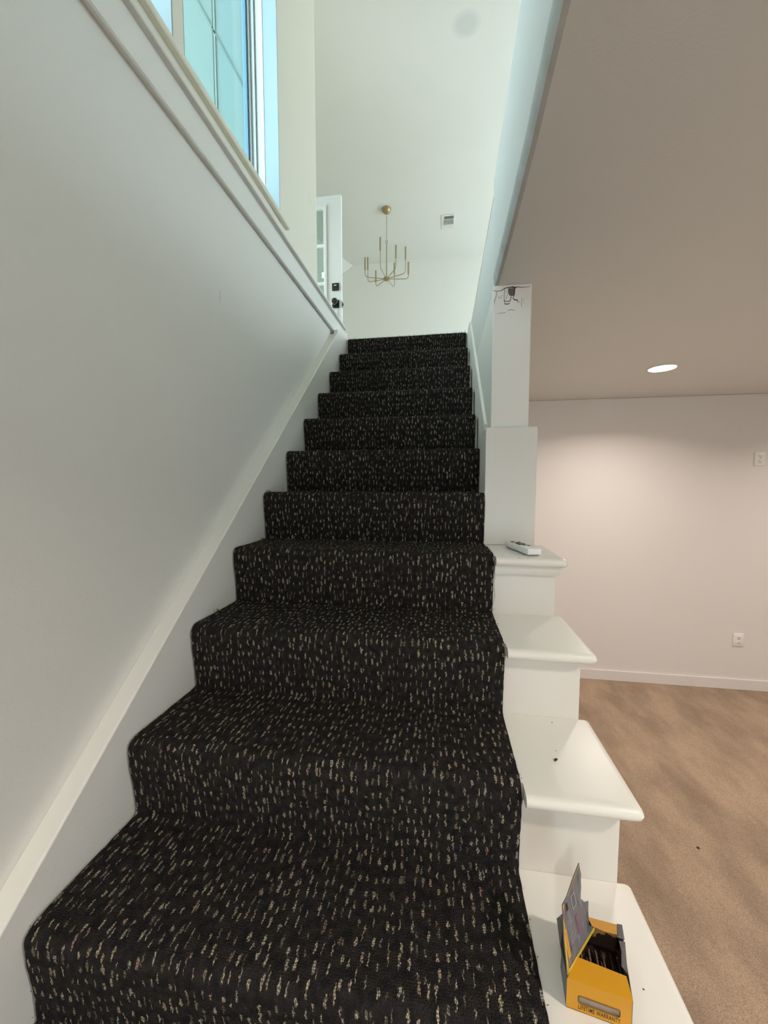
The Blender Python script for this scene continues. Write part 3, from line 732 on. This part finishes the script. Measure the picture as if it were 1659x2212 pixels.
# keep the lid planar: project on its plane through the first point
P0 = fo[0]; dirp = Vector((.055, .062, .004)).normalized(); up = Vector((-.19, .165, 1)); nrm = dirp.cross(up).normalized()
if nrm.x < 0: nrm = -nrm
fo = [p - nrm*(p-P0).dot(nrm) for p in fo]
lid = bobj('torn_lid', prism(bmesh.new(), fo, -nrm*.001), M_print)
def on(a, b_, o=.0004):   # lid coordinates: a along the fold, b up
    return P0 + dirp*a + (up.normalized())*b_ + nrm*o
def lidpatch(name, ab, m, th=.0003):
    bobj(name, prism(bmesh.new(), [on(a, b_) for a, b_ in ab], nrm*th), m, lid)
def ab(p):
    d = Vector(p)-P0; b_ = d.dot(up.normalized() - dirp*up.normalized().dot(dirp)); return d.dot(dirp), b_
q0 = ab(fo[0]); q1 = ab(fo[-1]); 
# yellow border along fold and left edge
e1 = (fo[-1]-P0)
def band(a, b_, w_, inward):
    a = Vector(a); b_ = Vector(b_); inn = Vector(inward).normalized()*w_
    return prism(bmesh.new(), [a+nrm*.0004, b_+nrm*.0004, b_+inn+nrm*.0004, a+inn+nrm*.0004], nrm*.0003)
upn = up.normalized()
bobj('lid_border', band(P0, fo[-1], .0045, upn), M_ylw2, lid)
bobj('lid_border', band(fo[0], fo[1], .004, dirp), M_ylw2, lid)
bobj('lid_border', band(fo[1], fo[2], .0035, dirp), M_ylw2, lid)
bobj('lid_border', band(fo[3], fo[5], .0012, (Vector((.5, .5, -1)))), M_ylw2, lid)
def patch(p, wv, hv, m, name):
    p = Vector(p); p = p - nrm*(p-P0).dot(nrm) + nrm*.0005
    bobj(name, prism(bmesh.new(), [p, p+dirp*wv, p+dirp*wv+upn*hv, p+upn*hv], nrm*.0003), m, lid)
patch(P0+dirp*.010+upn*.014, .007, .036, M_tan, 'orange_label')
patch(P0+dirp*.0125+upn*.017, .0022, .030, M_ink, 'orange_label_print')
M_pl = mat('carton_print_light', srgb(165, 165, 168), .5); M_pm = mat('carton_print_mauve', srgb(124, 88, 104), .5)
for i in range(5): patch(P0+dirp*(.023+i*.0036)+upn*.022, .0008, .034-.002*i, M_pl, 'text_line')
patch(P0+dirp*.016+upn*.055, .004, .022, M_pm, 'mauve_stripe'); patch(P0+dirp*.046+upn*.020, .006, .026, M_pm, 'mauve_stripe')
patch(P0+dirp*.0275+upn*.066, .0045, .009, M_ink, 'dark_spot')
q_ = fo[2]*.45+fo[3]*.30+fo[15]*.25 - upn*.012
for a, b_, w_, h_ in ((0, 0, .011, .0012), (.011, 0, .0012, .018), (0, 0, .0012, .018), (0, .017, .012, .0012)): patch(q_+dirp*a+upn*b_, w_, h_, M_pl, 'white_outline')
# contents: dark brown screws lying in the carton
M_screw = mat('screw_brown', srgb(66, 40, 26), .38, .3, var=.3, vscale=300)
def make_screw():
    t = thing('screw', 'dark brown screw', 'screw')
    bm = bmesh.new(); P = []; Rr = []
    for i in range(49):
        y = .001+i*.00125; P.append((0, y, 0)); Rr.append((.0019 if i % 2 else .0026) if i < 44 else .0022*(1-(i-44)/5)+.0003)
    tube(bm, P, Rr, 8); obj('shank', bm, M_screw, t)
    obj('head', lathe(bmesh.new(), [(.0025, .003), (.0050, .0005), (.0050, -.0008), (.0042, -.0012)], off=(0,0,0), axis='y', seg=14), M_screw, t)
    return t
def dup(root):
    r = root.copy(); C.objects.link(r)
    for c_ in root.children:
        k_ = c_.copy(); C.objects.link(k_); k_.parent = r
    return r
sc0 = make_screw(); nS = 14
for i in range(nS):
    s_ = sc0 if i == 0 else dup(sc0)
    lay = i // 7; j = i % 7
    s_.location = (.897+.0105*j+(.004 if lay else 0), .0445-.0014*j+(.006 if lay else 0), zb+T+.0055+lay*.0085)
    s_.rotation_euler = (0, 0, math.radians(-8+random.uniform(-1.5, 1.5)))
    s_['label'] = 'dark brown screw lying among others inside the torn yellow carton'; s_['group'] = 'brown screws in the carton'

# ---------------------------------------------------------------- small debris
M_deb = mat('debris_dark', srgb(52, 50, 44), .8)
def crumb(x, y, z, r, label, longish=1.0):
    bm = bmesh.new(); bmesh.ops.create_icosphere(bm, subdivisions=2, radius=r)
    for v in bm.verts: v.co *= 1+.35*mn.noise(v.co*400+Vector((x*50, y*50, 0))); v.co.x *= longish; v.co.z = v.co.z*.5
    zz = min(v.co.z for v in bm.verts)
    for v in bm.verts: v.co.z -= zz
    o = obj('crumb', bm, M_deb); o.location = (x, y, z); o.rotation_euler = (0, 0, .8); tag(o, label, 'crumb')
crumb(.934, .308, R-.006, .0028, 'dark crumb, largest one, in the middle of the second-lowest white tread', 2.0)
crumb(.942, .337, R-.006, .0011, 'tiny dark speck just behind the largest crumb on the white tread')
crumb(.962, .44, R-.006, .0013, 'tiny dark speck near the riser on the second-lowest white tread')
crumb(1.0, .075, -.006, .0012, 'tiny dark speck right of the torn yellow carton')
crumb(.917, .66, 3*R-.006, .0016, 'dark speck left of the white remote control')
crumb(1.868, 1.327, FL, .006, 'dark speck on the beige carpet')
# scuffs on the walls
def smear(name, x, y, z, wd, h, label, par_n=1):
    bm = bmesh.new(); bmesh.ops.create_icosphere(bm, subdivisions=3, radius=1)
    for v in bm.verts: v.co = Vector((v.co.x*.0006, v.co.y*wd*(1+.3*mn.noise(v.co*3)), v.co.z*h))
    o = obj(name, bm, M_scuff, None, True); o.location = (x, y, z); tag(o, label, 'wall mark')
smear('wall_scuff', -.0502, .719, 1.383, .0035, .024, 'faint vertical grey scuff on the left stair wall')
smear('nail_mark', -.0502, 1.62, 2.33, .002, .045, 'thin vertical mark on the cream wall beside the window')
smear('nail_hole', -.0502, 1.655, 2.335, .005, .006, 'small round dent beside the thin mark on the cream wall')
